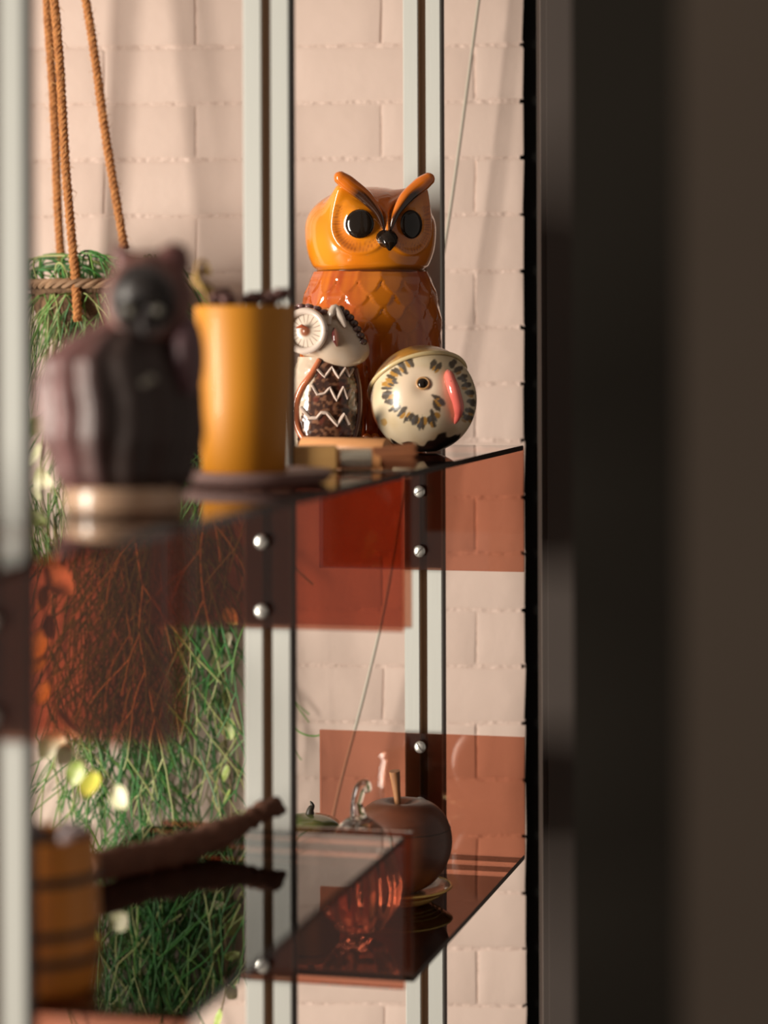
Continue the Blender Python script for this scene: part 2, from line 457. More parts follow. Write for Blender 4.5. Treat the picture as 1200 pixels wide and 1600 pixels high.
    for sx, e in zip((-1, 1), epos):
        q = e.normalized(); q = Vector((q.x, q.y, 0)).to_track_quat('Z', 'Y').to_matrix()
        MB().ball(e*0.985, (0.0168, 0.0168, 0.0048), 12, (0, 0, 0), rot=q).build('eye', M['eye'], h)
    # beak
    b = MB()
    b.tube([(0, -0.067, 0.000-0.012), (0, -0.0765, -0.0155), (0, -0.0815, -0.020), (0, -0.0805, -0.0275)], [0.0125, 0.0118, 0.0080, 0.0012], 16, flat=(1, 0.85))
    b.build('beak', M['eye'], h)
    # brow horns
    for sx, e in zip((-1, 1), epos):
        path = spline([(sx*0.004, -0.0715, -0.003), (sx*0.0105, -0.0715, 0.016), (sx*0.024, -0.0665, 0.034), (sx*0.041, -0.0620, 0.048), (sx*0.0590, -0.060, 0.0610)], 7)
        N = len(path)
        rad = [interp([(0, .0014), (.2, .0040), (.5, .0080), (.8, .0092), (.94, .0072), (1, .002)], i/(N-1)) for i in range(N)]
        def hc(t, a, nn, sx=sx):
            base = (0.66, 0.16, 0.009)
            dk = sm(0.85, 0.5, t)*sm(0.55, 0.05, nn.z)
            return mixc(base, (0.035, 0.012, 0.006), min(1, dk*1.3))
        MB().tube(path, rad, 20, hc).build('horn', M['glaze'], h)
    return o
orange_owl()

# ================================================================== BIRD POT
def bird_pot():
    d = 2.72; c = P(662, 706, d); c.z = Z0
    px = d/FPX; R = 83*px
    o = thing('bird_pot', 'round cream ceramic bird with pink beak and dark brush marks', 'figurine', c, math.radians(0))
    cz = 82*px
    # face-on frame: x right, z up seen from -Y
    def on(xp, yp, lift=0.0):         # photo px -> point on the front of the ball
        x = (xp-662)*px; z = (624-yp)*px
        rr = min(0.985, math.sqrt(x*x+z*z)/R)
        return Vector((x, -R*math.sqrt(1-rr*rr)*(1+lift), z+cz))
    strokes = []
    rnd = random.Random(3)
    # ring of brush marks about the face patch
    ring = [(640,566),(628,573),(617,580),(610,590),(607,602),(608,614),(612,625),(618,635),(627,642),(638,650),(649,655),(660,656),(671,655),(678,645),(684,630),(683,620)]
    for (x, y) in ring:
        for k in range(4):
            strokes.append((x+rnd.uniform(-5, 5), y+rnd.uniform(-4, 4), rnd.uniform(7, 11), rnd.uniform(3.0, 5.5), (1, 0, 2, 0)[k]))
    for (x, y) in [(676,568),(684,572),(707,566),(715,576),(722,588),(728,600),(733,612),(736,626),(733,640),(727,650),(718,642),(735,652)]:
        strokes.append((x, y, 10, 5.5, 0)); strokes.append((x+rnd.uniform(-4,4), y+5, 6, 3, rnd.choice((0, 1))))
    strokes.append((600, 657, 7, 6, 3))
    cols = [(0.035, 0.025, 0.020), (0.42, 0.20, 0.02), (0.055, 0.055, 0.065), (0.55, 0.32, 0.09)]
    E = (660, 597)
    def f(u, v):
        th = PI*(0.001+0.998*v); a = 2*PI*u
        n = Vector((math.sin(th)*math.cos(a), math.sin(th)*math.sin(a), -math.cos(th)))
        p = Vector((R*n.x, R*0.98*n.y, R*n.z))
        col = mixc((0.68, 0.54, 0.34), (0.74, 0.62, 0.44), 0.5+nz(n.x, n.y, n.z, 4))
        X = 662+p.x/px; Y = 624-p.z/px
        if p.y < 0.02:
            # pale face patch
            dd = math.hypot(X-656, Y-608)
            col = mixc(col, (0.72, 0.56, 0.42), sm(45, 30, dd)*0.8)
            # dent round the eye
            de = math.hypot(X-E[0], Y-E[1]-4)
            p = p+n*(-0.0045*math.exp(-(de/17.0)**2))
            if p.y < 0:
                best = 0; bc = None
                for (sx_, sy_, l, w_, ci) in strokes:
                    if abs(X-sx_) > 14 or abs(Y-sy_) > 14: continue
                    if ci == 3: ax, ay = 0, 1
                    else:
                        ax, ay = sx_-658, sy_-606; q = math.hypot(ax, ay) or 1; ax /= q; ay /= q
                    ddx, ddy = X-sx_, Y-sy_
                    al = ddx*ax+ddy*ay; ac = -ddx*ay+ddy*ax
                    t = 1-math.sqrt((al/l)**2+(ac/w_)**2)+0.25*nz(X*.25, Y*.25, 0)
                    if t > best: best = t; bc = ci
                if bc is not None: col = mixc(col, cols[bc], sm(0.0, 0.35, best)*0.92)
        # black glazed foot
        lim = -0.80+0.19*math.exp(-((X-700)/24.0)**2)+0.03*math.sin(a*9)+0.12*nz(n.x, n.y, n.z, 7)+0.5*sm(-0.80, -1.0, n.x)
        col = mixc(col, (0.012, 0.010, 0.008), sm(lim+0.04, lim-0.02, n.z))
        if n.x < -0.2: col = mixc(col, (0.02, 0.02, 0.02), sm(0.86, 0.97, -n.x)*sm(0.2, -0.1, n.z)*0+sm(-0.25, -0.5, n.z+0.4*(n.y))*sm(-.6, -.9, n.x))
        # flattened seat
        if n.z < -0.965: p.z = -R*0.965
        return p+Vector((0, 0, cz*1.0)), col
    body = MB().grid(300, 200, f).build('body', M['glaze_soft'], o, (0, 0, 0.0))
    # cap: a slightly larger shell, tipped back and to the left, with a thick rolled rim
    ax = Vector((-0.30, 0.60, 0.92)).normalized(); R2 = R*1.035
    Q = ax.to_track_quat('Z', 'Y').to_matrix()
    lim = math.radians(66)
    def fc(u, v):
        a = 2*PI*u; th = lim*(1-v*0.999)
        rr = R2
        if v < 0.06: rr = R2+0.0016*math.sin(v/0.06*PI/2+0.2)
        q = Q @ Vector((rr*math.sin(th)*math.cos(a), rr*math.sin(th)*math.sin(a), rr*math.cos(th)))
        col = mixc((0.62, 0.46, 0.22), (0.10, 0.032, 0.015), sm(0.02, 0.12, v+0.05*math.sin(a*7))*(0.75+0.5*nz(q.x, q.y, q.z, 60)))
        col = mixc(col, (0.50, 0.24, 0.03), sm(0.3, 0.6, nz(q.x, q.y, q.z, 45)+0.2)*0.7)
        return q+Vector((0, 0, cz)), col
    cap = MB().grid(96, 30, fc, caps=False)
    cap.build('cap', M['glaze_soft'], o)
    rim = []
    for i in range(64):
        a = 2*PI*i/64; q = Q @ Vector((R2*math.sin(lim)*math.cos(a), R2*math.sin(lim)*math.sin(a), R2*math.cos(lim)))
        rim.append(q+Vector((0, 0, cz)))
    rim.append(rim[0]); MB().tube(rim, 0.0024, 8, (0.64, 0.50, 0.26)).build('cap_rim', M['glaze_soft'], o)
    # eye
    e = on(*E, -0.065); n = (e-Vector((0, 0, cz))).normalized(); q = n.to_track_quat('Z', 'Y').to_matrix()
    ring = [e+q @ Vector((0.0066*math.cos(t), 0.0066*math.sin(t), 0.0005)) for t in [2*PI*i/24 for i in range(25)]]
    MB().tube(ring, 0.0013, 8, (0.50, 0.27, 0.11)).build('eye_ring', M['glaze_soft'], o)
    MB().ball(e, (0.0062, 0.0062, 0.0034), 8, (0, 0, 0), rot=q).build('eye', M['eye'], o)
    # beak
    pts = [on(699, 579, -0.02), on(702, 592, 0.10), on(708, 610, 0.17), on(714, 630, 0.17), on(714, 645, 0.10), on(709, 659, 0.03)]
    path = spline(pts, 5); N = len(path)
    rad = [interp([(0, .003), (.12, .0058), (.35, .0068), (.65, .0060), (.88, .0034), (1, .001)], i/(N-1)) for i in range(N)]
    MB().tube(path, rad, 16, lambda t, a, nn: mixc((0.78, 0.13, 0.11), (0.85, 0.22, 0.17), nn.z*0.5+0.5)).build('beak', M['glaze'], o)
    b = MB(); b.ball(on(703, 594, 0.245), 0.0011, 6, (0.05, 0.01, 0.01)); b.build('nostril', M['eye'], o)
    return o
bird_pot()

# ================================================================== SMALL BROWN AND WHITE OWL
def small_owl():
    d = 2.72; c = P(510, 706, d); c.z = Z0; px = d/FPX
    o = thing('owl_figurine', 'small brown and white ceramic owl with ringed eye and zigzag belly', 'figurine', c, 0)
    cx = 510
    prof = [(0, 40), (8, 50), (30, 56), (70, 57), (100, 55), (128, 50), (150, 44)]
    def hw(zp): return interp(prof, zp)*px
    def fb(u, v):
        zp = 150*v; r = hw(zp); a = 2*PI*u
        p = Vector((r*math.cos(a), r*0.9*math.sin(a), zp*px))
        n = nz(p.x, p.y, p.z, 240); n2 = nz(p.x, p.y, p.z+3, 90)
        col = mixc((0.045, 0.018, 0.012), (0.22, 0.10, 0.055), sm(0.0, 0.35, n)+0.2*n2)
        col = mixc(col, (0.16, 0.035, 0.02), 0.7*sm(0.2, 0.55, nz(p.x, p.y+4, p.z, 90)))
        # creamy flank left of the wing band
        X = cx+p.x/px; Yd = zp
        edge = -44+0.35*max(0, Yd-40)
        if (p.x/px) < edge and True: col = mixc(col, (0.62, 0.50, 0.38), 0.9)
        rr = 1+0.012*n
        return Vector((p.x*rr, p.y*rr, p.z)), col
    MB().grid(140, 90, fb).build('body', M['glaze'], o)
    def on(xp, yp, lift=0.0):
        zp = 706-yp; r = hw(zp)+lift; x = (xp-cx)*px
        s_ = max(-0.995, min(0.995, x/r)); return Vector((x, -r*0.9*math.sqrt(1-s_*s_), zp*px))
    # zigzag slip lines
    for pts in ([(498,575),(509,587),(520,572),(530,588),(540,574),(546,586),(552,575)],
                [(489,598),(498,614),(509,612),(517,603),(527,623),(537,603),(543,620),(549,606)],
                [(472,634),(486,650),(497,650),(504,642),(512,642),(528,661),(538,645),(546,660)]):
        path = []
        for (a, b2), (c2, d2) in zip(pts, pts[1:]):
            for k in range(4): path.append(on(a+(c2-a)*k/4, b2+(d2-b2)*k/4, 0.0004))
        path.append(on(*pts[-1], 0.0004))
        wdt = 0.0022 if pts[0][1] < 620 else 0.0031
        MB().tube(path, wdt, 8, (0.66, 0.52, 0.44), flat=(1, 0.7)).build('zigzag_line', M['glaze_soft'], o)
    # rust coloured wing band
    MB().tube(spline([on(501, 560, .001), on(488, 583, .001), on(472, 606, .001), on(464, 632, .001), on(466, 662, .001), on(476, 682, .001), on(490, 692, .001)], 5),
              [0.003+0.0012*math.sin(PI*i/30) for i in range(31)], 10, lambda t, a, n: mixc((0.45, 0.10, 0.035), (0.62, 0.22, 0.10), 0.5+0.5*nz(t*9, a, 0))).build('wing_band', M['glaze'], o)
    b = MB().tube(spline([on(556, 575, .0005), on(562, 610, .0005), on(561, 650, .0005), on(552, 688, .0005)], 5), 0.0034, 8, (0.14, 0.05, 0.03)); b.build('wing_edge', M['glaze'], o)
    # pale head, pointed to the right
    hc = Vector((0, 0, (706-522)*px))
    def fh(u, v):
        th = PI*(0.002+0.996*v); a = 2*PI*u
        n = Vector((math.sin(th)*math.cos(a), math.sin(th)*math.sin(a), -math.cos(th)))
        rx, rz = 54*px, 43*px
        p = Vector((rx*n.x, rx*0.9*n.y, rz*n.z))
        # cheek point towards lower right
        q = max(0, n.dot(Vector((0.80, -0.35, -0.48)).normalized())); p += Vector((0.015, -0.002, -0.006))*q**5
        q = max(0, n.dot(Vector((0.30, -0.80, -0.52)).normalized())); p += Vector((0.002, -0.004, -0.013))*q**4
        col = mixc((0.63, 0.51, 0.40), (0.55, 0.40, 0.28), 0.5+nz(p.x, p.y, p.z, 60))
        col = mixc(col, (0.12, 0.05, 0.045), sm(0.35, 0.75, n.y*0.5+n.z*0.75+0.25*n.x+0.15*nz(p.x, p.y, p.z, 120)))
        return p, col
    h = MB().grid(96, 60, fh).build('head', M['glaze'], o, hc)
    def hp(xp, yp, y): return Vector(((xp-cx)*px, y, (522-yp)*px))
    # big ringed eye
    e = hp(480, 516, -0.0315); nrm = Vector((-0.30, -0.95, 0.05)).normalized(); q = nrm.to_track_quat('Z', 'Y').to_matrix()
    RR = 31*px
    MB().tube([e+q @ Vector((RR*math.cos(t), RR*math.sin(t), 0.002)) for t in [2*PI*i/40 for i in range(41)]], 0.0040, 10, (0.70, 0.58, 0.50)).build('eye_ring', M['glaze'], h)
    def fd(u, v):
        r = RR*(1-v*0.999); a = 2*PI*u; z = 0.0005+0.0045*math.exp(-(r/0.006)**2)
        k = r/RR
        line = 1-sm(0.10, 0.35, abs(math.sin(a*9)))
        col = mixc((0.66, 0.56, 0.46), (0.22, 0.11, 0.07), line*sm(0.35, 0.5, k)*sm(0.95, 0.8, k))
        col = mixc(col, (0.28, 0.10, 0.05), sm(0.34, 0.2, k))
        col = mixc(col, (0.16, 0.07, 0.04), sm(0.86, 0.92, k)*0.7)
        return e+q @ Vector((r*math.cos(a), r*math.sin(a), z)), col
    MB().grid(120, 24, fd, caps=False).build('eye_disc', M['glaze_soft'], h)
    MB().tube([hp(466, 511, -0.037), hp(474, 508, -0.0385), hp(482, 511, -0.037)], [0.001, 0.0022, 0.001], 8, (0.45, 0.10, 0.04)).build('pupil_mark', M['glaze'], h)
    # beak
    MB().tube([hp(524, 512, -0.033), hp(525, 520, -0.0385), hp(526, 530, -0.0405), hp(528, 540, -0.037)], [0.0015, 0.004, 0.0035, 0.0008], 10,
              lambda t, a, n: mixc((0.10, 0.02, 0.02), (0.58, 0.24, 0.17), sm(-0.1, 0.5, n.x))).build('beak', M['glaze'], h)
    # brow ridges / ears
    MB().tube(spline([hp(516, 506, -0.034), hp(519, 490, -0.030), hp(525, 480, -0.026), hp(533, 492, -0.028), hp(541, 510, -0.030)], 4), [0.002]*4+[0.0045]*8+[0.0042, 0.004, 0.0034, 0.0026, 0.0015], 10, (0.66, 0.55, 0.46)).build('ear', M['glaze'], h)
    b = MB()
    for (x, y) in ((532, 482), (540, 488), (547, 495), (553, 504), (558, 513), (563, 523), (567, 533)):
        b.ball(hp(x, y, -0.016), (0.0058, 0.009, 0.0048), 8, (0.085, 0.04, 0.035))
    for (x, y) in ((462, 481), (472, 477), (484, 478), (496, 481), (506, 486)):
        b.ball(hp(x, y, -0.020), (0.006, 0.008, 0.0036), 8, (0.20, 0.10, 0.10))
    b.build('crest_feathers', M['glaze'], h)
    b = MB(); b.ball((-0.022, -0.026, 0.006), (0.012, 0.011, 0.006), 8, (0.6, 0.5, 0.4)); b.ball((0.012, -0.028, 0.005), (0.012, 0.011, 0.005), 8, (0.12, 0.05, 0.03)); b.build('feet', M['glaze'], o)
small_owl()

# ================================================================== BRUSH AND PEG
M['peach_wood'] = mat('peach_wood', (0.80, 0.38, 0.15), 0.45, var=(30, 0.5, (0.72, 0.32, 0.12), (0.2, 4, 4)))
M['pale_wood'] = mat('yellow_wood', (0.62, 0.36, 0.13), 0.45, var=(25, 0.6, (0.50, 0.26, 0.08), (0.3, 3, 3)))
M['bristle'] = mat('rust_bristle', (0.38, 0.14, 0.055), 0.7, var=(60, 0.7, (0.22, 0.07, 0.03), (0.2, 3, 3)))
M['band'] = mat('ferrule_metal', (0.75, 0.68, 0.55), 0.2, metal=0.8)
def rounded_bar(a, b2, r, n=20, fl=(1, 1)):
    m = MB(); a = Vector(a); b2 = Vector(b2); dd = (b2-a)
    m.tube([a, a+dd*0.01, a+dd*0.99, b2], [r*0.9, r, r, r*0.9], n, flat=fl); return m
c = P(541, 703, 2.57); c.z = Z0
a1 = P(474, 703, 2.60); a2 = P(606, 703, 2.55)
o = rounded_bar((a1.x-c.x, a1.y-c.y, 0.0115), (a2.x-c.x, a2.y-c.y, 0.0115), 0.0115).build('wooden_peg', M['peach_wood'], None, c)
o['label'] = 'peach coloured round wooden bar lying in front of the owls'; o['category'] = 'peg'
c = P(550, 734, 2.37); c.z = Z0
t = thing('wooden_brush', 'short wooden brush with metal band and rust bristles near shelf edge', 'brush', c, math.radians(4))
px = 2.37/FPX
def seg(x0, x1, h, dep, name, m, bev=0.002, z0=0.0):
    o = MB().box(((x0-550)*px, -dep, z0), ((x1-550)*px, dep, z0+h)).build(name, m, t, smooth=False)
    bv = o.modifiers.new('b', 'BEVEL'); bv.width = bev; bv.segments = 2; return o
seg(452, 527, 0.0235, 0.012, 'handle', M['pale_wood'])
MB().tube([((526-550)*px, 0, 0.0105), ((594-550)*px, 0, 0.0105)], 0.0100, 20).build('neck', M['peach_wood'], t)
MB().tube([((531-550)*px, 0, 0.0105), ((580-550)*px, 0, 0.0105)], 0.0104, 20).build('metal_band', M['band'], t)
b = MB()
rnd = random.Random(5)
vs = []
for k in range(240):
    a = rnd.uniform(0, 2*PI); r = math.sqrt(rnd.random())*0.0098; y = r*math.cos(a); z = 0.0115+r*math.sin(a)
    f_ = 1.25; x1 = (650-550)*px+rnd.uniform(-0.003, 0.0012)
    b.tube([((584-550)*px, y*0.9, 0.0115+(z-0.0115)*0.9), (x1, y*f_, max(0.0012, 0.0125+(z-0.0115)*f_))], 0.0009, 4)
b.build('bristles', M['bristle'], t, smooth=False)['kind'] = 'stuff'
MB().tube([((583-550)*px, 0, 0.012), ((644-550)*px, 0, 0.0125)], [0.0095, 0.0112], 20).build('bristle_core', M['bristle'], t)

# ================================================================== YELLOW POT ON SAUCER
M['yellow'] = mat('mustard_glaze', (0.56, 0.215, 0.006), 0.5, coat=0.08, var=(8, 0.3, (0.54, 0.20, 0.008)))
M['mauve'] = mat('mauve_stoneware', (0.27, 0.17, 0.155), 0.6, var=(20, 0.4, (0.19, 0.12, 0.11)))
M['soil'] = mat('potting_soil', (0.05, 0.03, 0.02), 0.95, bump=(90, 1, 0.005))
d = 2.12; c = P(383, 756, d); c.z = Z0; px = d/FPX
cs = P(402, 756, 2.135); cs.z = Z0
sa = MB().lathe([(0.05, 0.0), (0.060, 0.0015), (0.0655, 0.007), (0.067, 0.0115), (0.0655, 0.0125), (0.060, 0.0105), (0.04, 0.0095)], 64).build('saucer', M['mauve'], None, cs)
sa['label'] = 'thick mauve brown round saucer under the yellow pot'; sa['category'] = 'saucer'
c.z = Z0+0.0100
t = thing('yellow_plant_pot', 'blurred mustard yellow pot with small purple succulents, behind the dark owl', 'pot', c)
hh = 262*px; r1 = 0.0440; r0 = 0.0375
MB().lathe([(r0*0.93, 0), (r0, 0.003), (r1, hh-0.002), (r1-0.001, hh), (r1-0.003, hh-0.001), (r1-0.0035, hh-0.012)], 72).build('pot', M['yellow'], t)
MB().lathe([(r1-0.0036, hh-0.015), (r1-0.004, hh-0.006), (0.02, hh-0.003)], 40).build('soil', M['soil'], t)
M['succ'] = mat('purple_brown_succulent', (0.20, 0.085, 0.075), 0.5, var=(60, 0.8, (0.10, 0.05, 0.045)))
M['leafy'] = mat('yellow_green_leaf', (0.36, 0.30, 0.06), 0.45, var=(60, 0.7, (0.50, 0.22, 0.10)))
rnd = random.Random(11)
for k in range(11):
    a = rnd.uniform(0, 2*PI); r = rnd.uniform(0.008, 0.034); x = r*math.cos(a); y = r*math.sin(a)
    b = MB(); hgt = rnd.uniform(0.002, 0.010)
    for q in range(9):
        aa = q*2.4; rr = 0.0015+0.00045*q; rot = Matrix.Rotation(aa, 3, 'Z') @ Matrix.Rotation(math.radians(55-4*q), 3, 'Y')
        b.ball((rr*math.cos(aa), rr*math.sin(aa), 0.006-0.0004*q), (0.0022, 0.0030, 0.0056), 5, rot=rot)
    b.tube([(0, 0, -0.012), (0, 0, 0.004)], 0.0015, 6)
    b.build('succulent', M['succ'], t, (x, y, hh+hgt-0.003))
pts = [(-0.030, -0.004, hh-0.008), (-0.034, -0.006, hh+0.012), (-0.041, -0.008, hh+0.026), (-0.040, -0.008, hh+0.038), (-0.034, -0.006, hh+0.038), (-0.031, -0.004, hh+0.028)]
MB().tube(spline(pts, 4), 0.0026, 8, flat=(1.5, 0.6)).build('curled_leaf', M['leafy'], t)
for k in range(4):
    a = k*1.7; MB().ball((-0.036+0.006*math.cos(a), -0.006, hh+0.012+0.006*k), (0.004, 0.0015, 0.006), 6, rot=Matrix.Rotation(a, 3, 'Y')).build('leaf', M['leafy'], t)

# ================================================================== DARK OWL IN FRONT
M['iron'] = mat('purple_brown_iron_glaze', (0.10, 0.05, 0.05), 0.5, coat=0.12, attr=True, bump=(60, 0.5, 0.004))
def dark_owl():
    d = 1.80; c = P(195, 798, d); c.z = Z0; px = d/FPX
    t = thing('dark_owl_figurine', 'blurred dark purple brown ceramic owl on pale foot, in left foreground', 'figurine', c)
    b = MB().lathe([(0.040, 0), (0.044, 0.002), (0.045, 0.014), (0.043, 0.019)], 48, (0.62, 0.40, 0.26)); b.build('foot', M['glaze_soft'], t)['label'] = 'pale unglazed round foot of the owl'
    def body(u, v):
        zp = 30+290*v; a = 2*PI*u
        r = interp([(30, 92), (60, 108), (120, 124), (190, 126), (235, 116), (265, 92), (290, 60), (312, 30), (320, 12)], zp)*px
        off = interp([(30, 0), (150, -6), (240, -12), (320, 22)], zp)*px
        fl = math.sin(a*13+0.6*math.sin(zp*.03))
        rr = r*(1+0.045*fl+0.02*nz(math.cos(a)*2, math.sin(a)*2, zp*.02))
        col = mixc((0.095, 0.034, 0.030), (0.24, 0.115, 0.115), sm(-0.2, 1, fl)*0.7+0.4*nz(math.cos(a)*3, math.sin(a)*3, zp*.03))
        # colour darker on the breast (facing right)
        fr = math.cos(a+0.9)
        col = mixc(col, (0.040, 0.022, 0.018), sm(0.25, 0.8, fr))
        return Vector((off+rr*math.cos(a), rr*0.85*math.sin(a), zp*px)), col
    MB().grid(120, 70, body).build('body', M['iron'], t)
    hc = Vector(((236-195)*px, -0.010, (798-468)*px))
    def head(u, v):
        th = PI*(0.002+0.996*v); a = 2*PI*u
        n = Vector((math.sin(th)*math.cos(a), math.sin(th)*math.sin(a), -math.cos(th)))
        p = Vector((70*px*n.x, 68*px*n.y, 76*px*n.z))
        fdir = Vector((-0.10, -1, -0.02)).normalized(); q = n.dot(fdir)
        p -= n*0.006*sm(0.60, 0.75, q)
        col = mixc((0.14, 0.055, 0.045), (0.24, 0.10, 0.08), 0.5+nz(p.x, p.y, p.z, 60))
        col = mixc(col, (0.016, 0.011, 0.010), sm(0.56, 0.68, q))
        return p, col
    h = MB().grid(80, 50, head).build('head', M['iron'], t, hc)
    for sx, x, z in ((-1, -44, 66), (1, 44, 62)):
        MB().tube(spline([(x*0.55*px, 0, 45*px), (x*0.85*px, -0.003, z*0.95*px), (x*1.12*px, -0.003, (z+24)*px)], 4), [0.016, 0.0155, 0.0135, 0.011, 0.009, 0.007, 0.005, 0.003, 0.0012] if sx < 0 else [0.017, 0.0165, 0.016, 0.0155, 0.014, 0.013, 0.011, 0.008, 0.004], 14, (0.16, 0.06, 0.055)).build('ear', M['iron'], h)
    M['glint'] = mat('eye_glint_and_claw', (0.36, 0.34, 0.28), 0.2, coat=0.5)  # pale colour for painted highlights on the eyes, also used on the claws
    for x in (-24, 20):
        p = Vector((x*px, -0.0275, -18*px))
        MB().ball(p, (0.0095, 0.004, 0.0095), 8, (0, 0, 0)).build('eye', M['eye'], h)
        MB().ball(p+Vector((0, -0.003, 0)), (0.0036, 0.0016, 0.0036), 8).build('eye_glint', M['glint'], h)
    MB().tube([(0, -0.026, -0.012), (0, -0.034, -0.018), (0, -0.032, -0.028)], [0.006, 0.004, 0.001], 8, (0.03, 0.02, 0.02)).build('beak', M['iron'], h)
    # wing folded on the right side
    MB().ball(((295-195)*px, -0.006, (798-560)*px), (0.013, 0.03, 0.034), 12, (0.14, 0.07, 0.08)).build('wing', M['iron'], t)
    for x, y in ((248, 590), (238, 596)):
        MB().ball(((x-195)*px, -0.0535, (798-y)*px), (0.0035, 0.003, 0.003), 6).build('claw', M['glint'], t)
dark_owl()

# ================================================================== LOWER SHELVES: POT, DRIFTWOOD
M['ochre'] = mat('ochre_glaze', (0.72, 0.26, 0.022), 0.4, coat=0.2, var=(15, 0.5, (0.50, 0.17, 0.02)))
M['stripe'] = mat('dark_stripe_glaze', (0.03, 0.026, 0.018), 0.4)
M['pebble'] = mat('pebble', (0.42, 0.36, 0.36), 0.6, var=(60, 0.8, (0.20, 0.14, 0.15)))
d = 1.775; c = P(66, 1500, d); c.z = Z1; px = d/FPX
t = thing('striped_plant_pot', 'blurred ochre pot with dark horizontal bands, behind the nearest upright', 'pot', c)
Hh = 238*px; r0 = 90*px
prof = [(r0*0.86, 0), (r0*0.96, 0.003), (r0*1.02, Hh*0.25), (r0*0.99, Hh*0.6), (r0*0.93, Hh-0.001), (r0*0.90, Hh), (r0*0.87, Hh-0.004), (r0*0.86, Hh-0.02)]
MB().lathe(prof, 64).build('pot', M['ochre'], t)
for y, w_ in ((1364, 9), (1445, 8), (1487, 8)):
    z = (1541-y)*px; k = z/Hh; r = r0*interp([(0, .97), (.25, 1.02), (.6, .99), (1, .93)], k)
    MB().lathe([(r-0.001, z-w_*px), (r+0.0008, z-w_*px*0.7), (r+0.0010, z), (r+0.0008, z+w_*px*0.7), (r-0.001, z+w_*px)], 64).build('dark_band', M['stripe'], t)
MB().lathe([(r0*0.87, Hh-0.012), (r0*0.5, Hh-0.004)], 32).build('soil', M['soil'], t)
rnd = random.Random(2)
for k in range(16):
    a = rnd.uniform(0, 2*PI); r = r0*0.72*math.sqrt(rnd.random()); s_ = rnd.uniform(0.005, 0.009)
    MB().ball((r*math.cos(a), r*math.sin(a), Hh+0.0005), (s_, s_*0.8, s_*0.7), 6, rot=Matrix.Rotation(a, 3, 'Z')).build('pebble', M['pebble'], t)

M['drift'] = mat('driftwood', (0.17, 0.075, 0.045), 0.9, bump=(90, 0.9, 0.004), var=(50, 0.8, (0.12, 0.05, 0.03)))
def drift():
    pts = [(140, 1355, 2.10, 18), (200, 1344, 2.14, 21), (250, 1334, 2.17, 24), (300, 1320, 2.20, 24), (340, 1304, 2.225, 21), (370, 1291, 2.245, 17), (400, 1274, 2.262, 14), (425, 1262, 2.272, 14), (438, 1263, 2.28, 9), (446, 1268, 2.282, 3)]
    ps = spline([P(a, b, d) for a, b, d, r in pts], 4); rr = []
    for i in range(len(pts)-1):
        for k in range(4): rr.append((pts[i][3]+(pts[i+1][3]-pts[i][3])*k/4)*2.15/FPX*1.14*(1+random.uniform(-.15, .15)))
    rr.append(pts[-1][3]*2.15/FPX)
    c = Vector(ps[12]); c.z = Z1
    b = MB(); b.tube([p-c+Vector((0, 0, 0.5*random.uniform(-.001, .001))) for p in ps], rr, 14)
    for k in range(len(b.v)):
        v = Vector(b.v[k]); q = 1+0.0; nzv = nz(v.x, v.y, v.z, 130)*0.0030
        b.v[k] = (v.x, v.y+nzv, max(v.z+nzv, 0.0003))
    t = thing('driftwood_branch', 'rough brown driftwood branch lying across the low shelf', 'branch', c)
    b.build('stick', M['drift'], t)
    q = P(330, 1318, 2.13)-c
    for (x0, y0, d0, x1, y1, d1, r) in ((300, 1335, 2.20, 345, 1325, 2.235, 11), (395, 1280, 2.255, 412, 1256, 2.265, 8), (422, 1268, 2.27, 440, 1252, 2.28, 5), (225, 1345, 2.15, 262, 1345, 2.17, 10)):
        a = P(x0, y0, d0)-c; e = P(x1, y1, d1)-c
        MB().tube(spline([a, (a+e)/2+Vector((0, 0, 0.002)), e], 4), [r*2.15/FPX*(1-0.07*i) for i in range(9)], 10).build('stub', M['drift'], t)
    # the stick rests on a side knot
    a = P(230, 1345, 2.155)-c; MB().tube([a, Vector((a.x, a.y-0.003, 0.0008))], [0.007, 0.0045], 10).build('knot', M['drift'], t)
drift()

# ================================================================== LOWEST TRAY: APPLE, GLASS GOURD, GREEN POT, PLATE
M['plate'] = mat('amber_glazed_plate', (0.34, 0.15, 0.03), 0.22, coat=0.6, var=(20, 0.6, (0.22, 0.08, 0.02)))
M['gold'] = mat('gold_rim', (0.72, 0.48, 0.14), 0.25, metal=0.7)
d = 2.655; c = P(614, 1404, d); c.z = Z2T; px = d/FPX
t = thing('amber_plate', 'amber glazed round plate with gold rim under the wooden apple', 'plate', c)
MB().lathe([(0.034, 0), (0.040, 0.001), (0.043, 0.004), (0.055, 0.011), (0.0645, 0.0165), (0.0650, 0.0180), (0.0630, 0.0180), (0.052, 0.0125), (0.040, 0.0075), (0.02, 0.0065)], 72).build('dish', M['plate'], t)
MB().tube([(0.0645*math.cos(2*PI*i/72), 0.0645*math.sin(2*PI*i/72), 0.0178) for i in range(73)], 0.0012, 8).build('gold_rim', M['gold'], t)
for k, (rr, zz) in enumerate(((0.0447, 0.0045), (0.0492, 0.0075), (0.0543, 0.0105))):
    MB().tube([(rr*math.cos(2*PI*i/72), rr*math.sin(2*PI*i/72), zz) for i in range(73)], 0.0008, 6).build('gold_line', M['gold'], t)
M['apple'] = mat('dark_turned_wood', (0.135, 0.042, 0.020), 0.42, coat=0.15, var=(9, 0.9, (0.075, 0.025, 0.013), (1, 1, 5)), bump=(60, 0.1, 0.001, (1, 1, 6)))
M['stem_wood'] = mat('pale_stem_wood', (0.38, 0.18, 0.075), 0.55, var=(30, 0.8, (0.24, 0.10, 0.04), (6, 6, 0.5)))
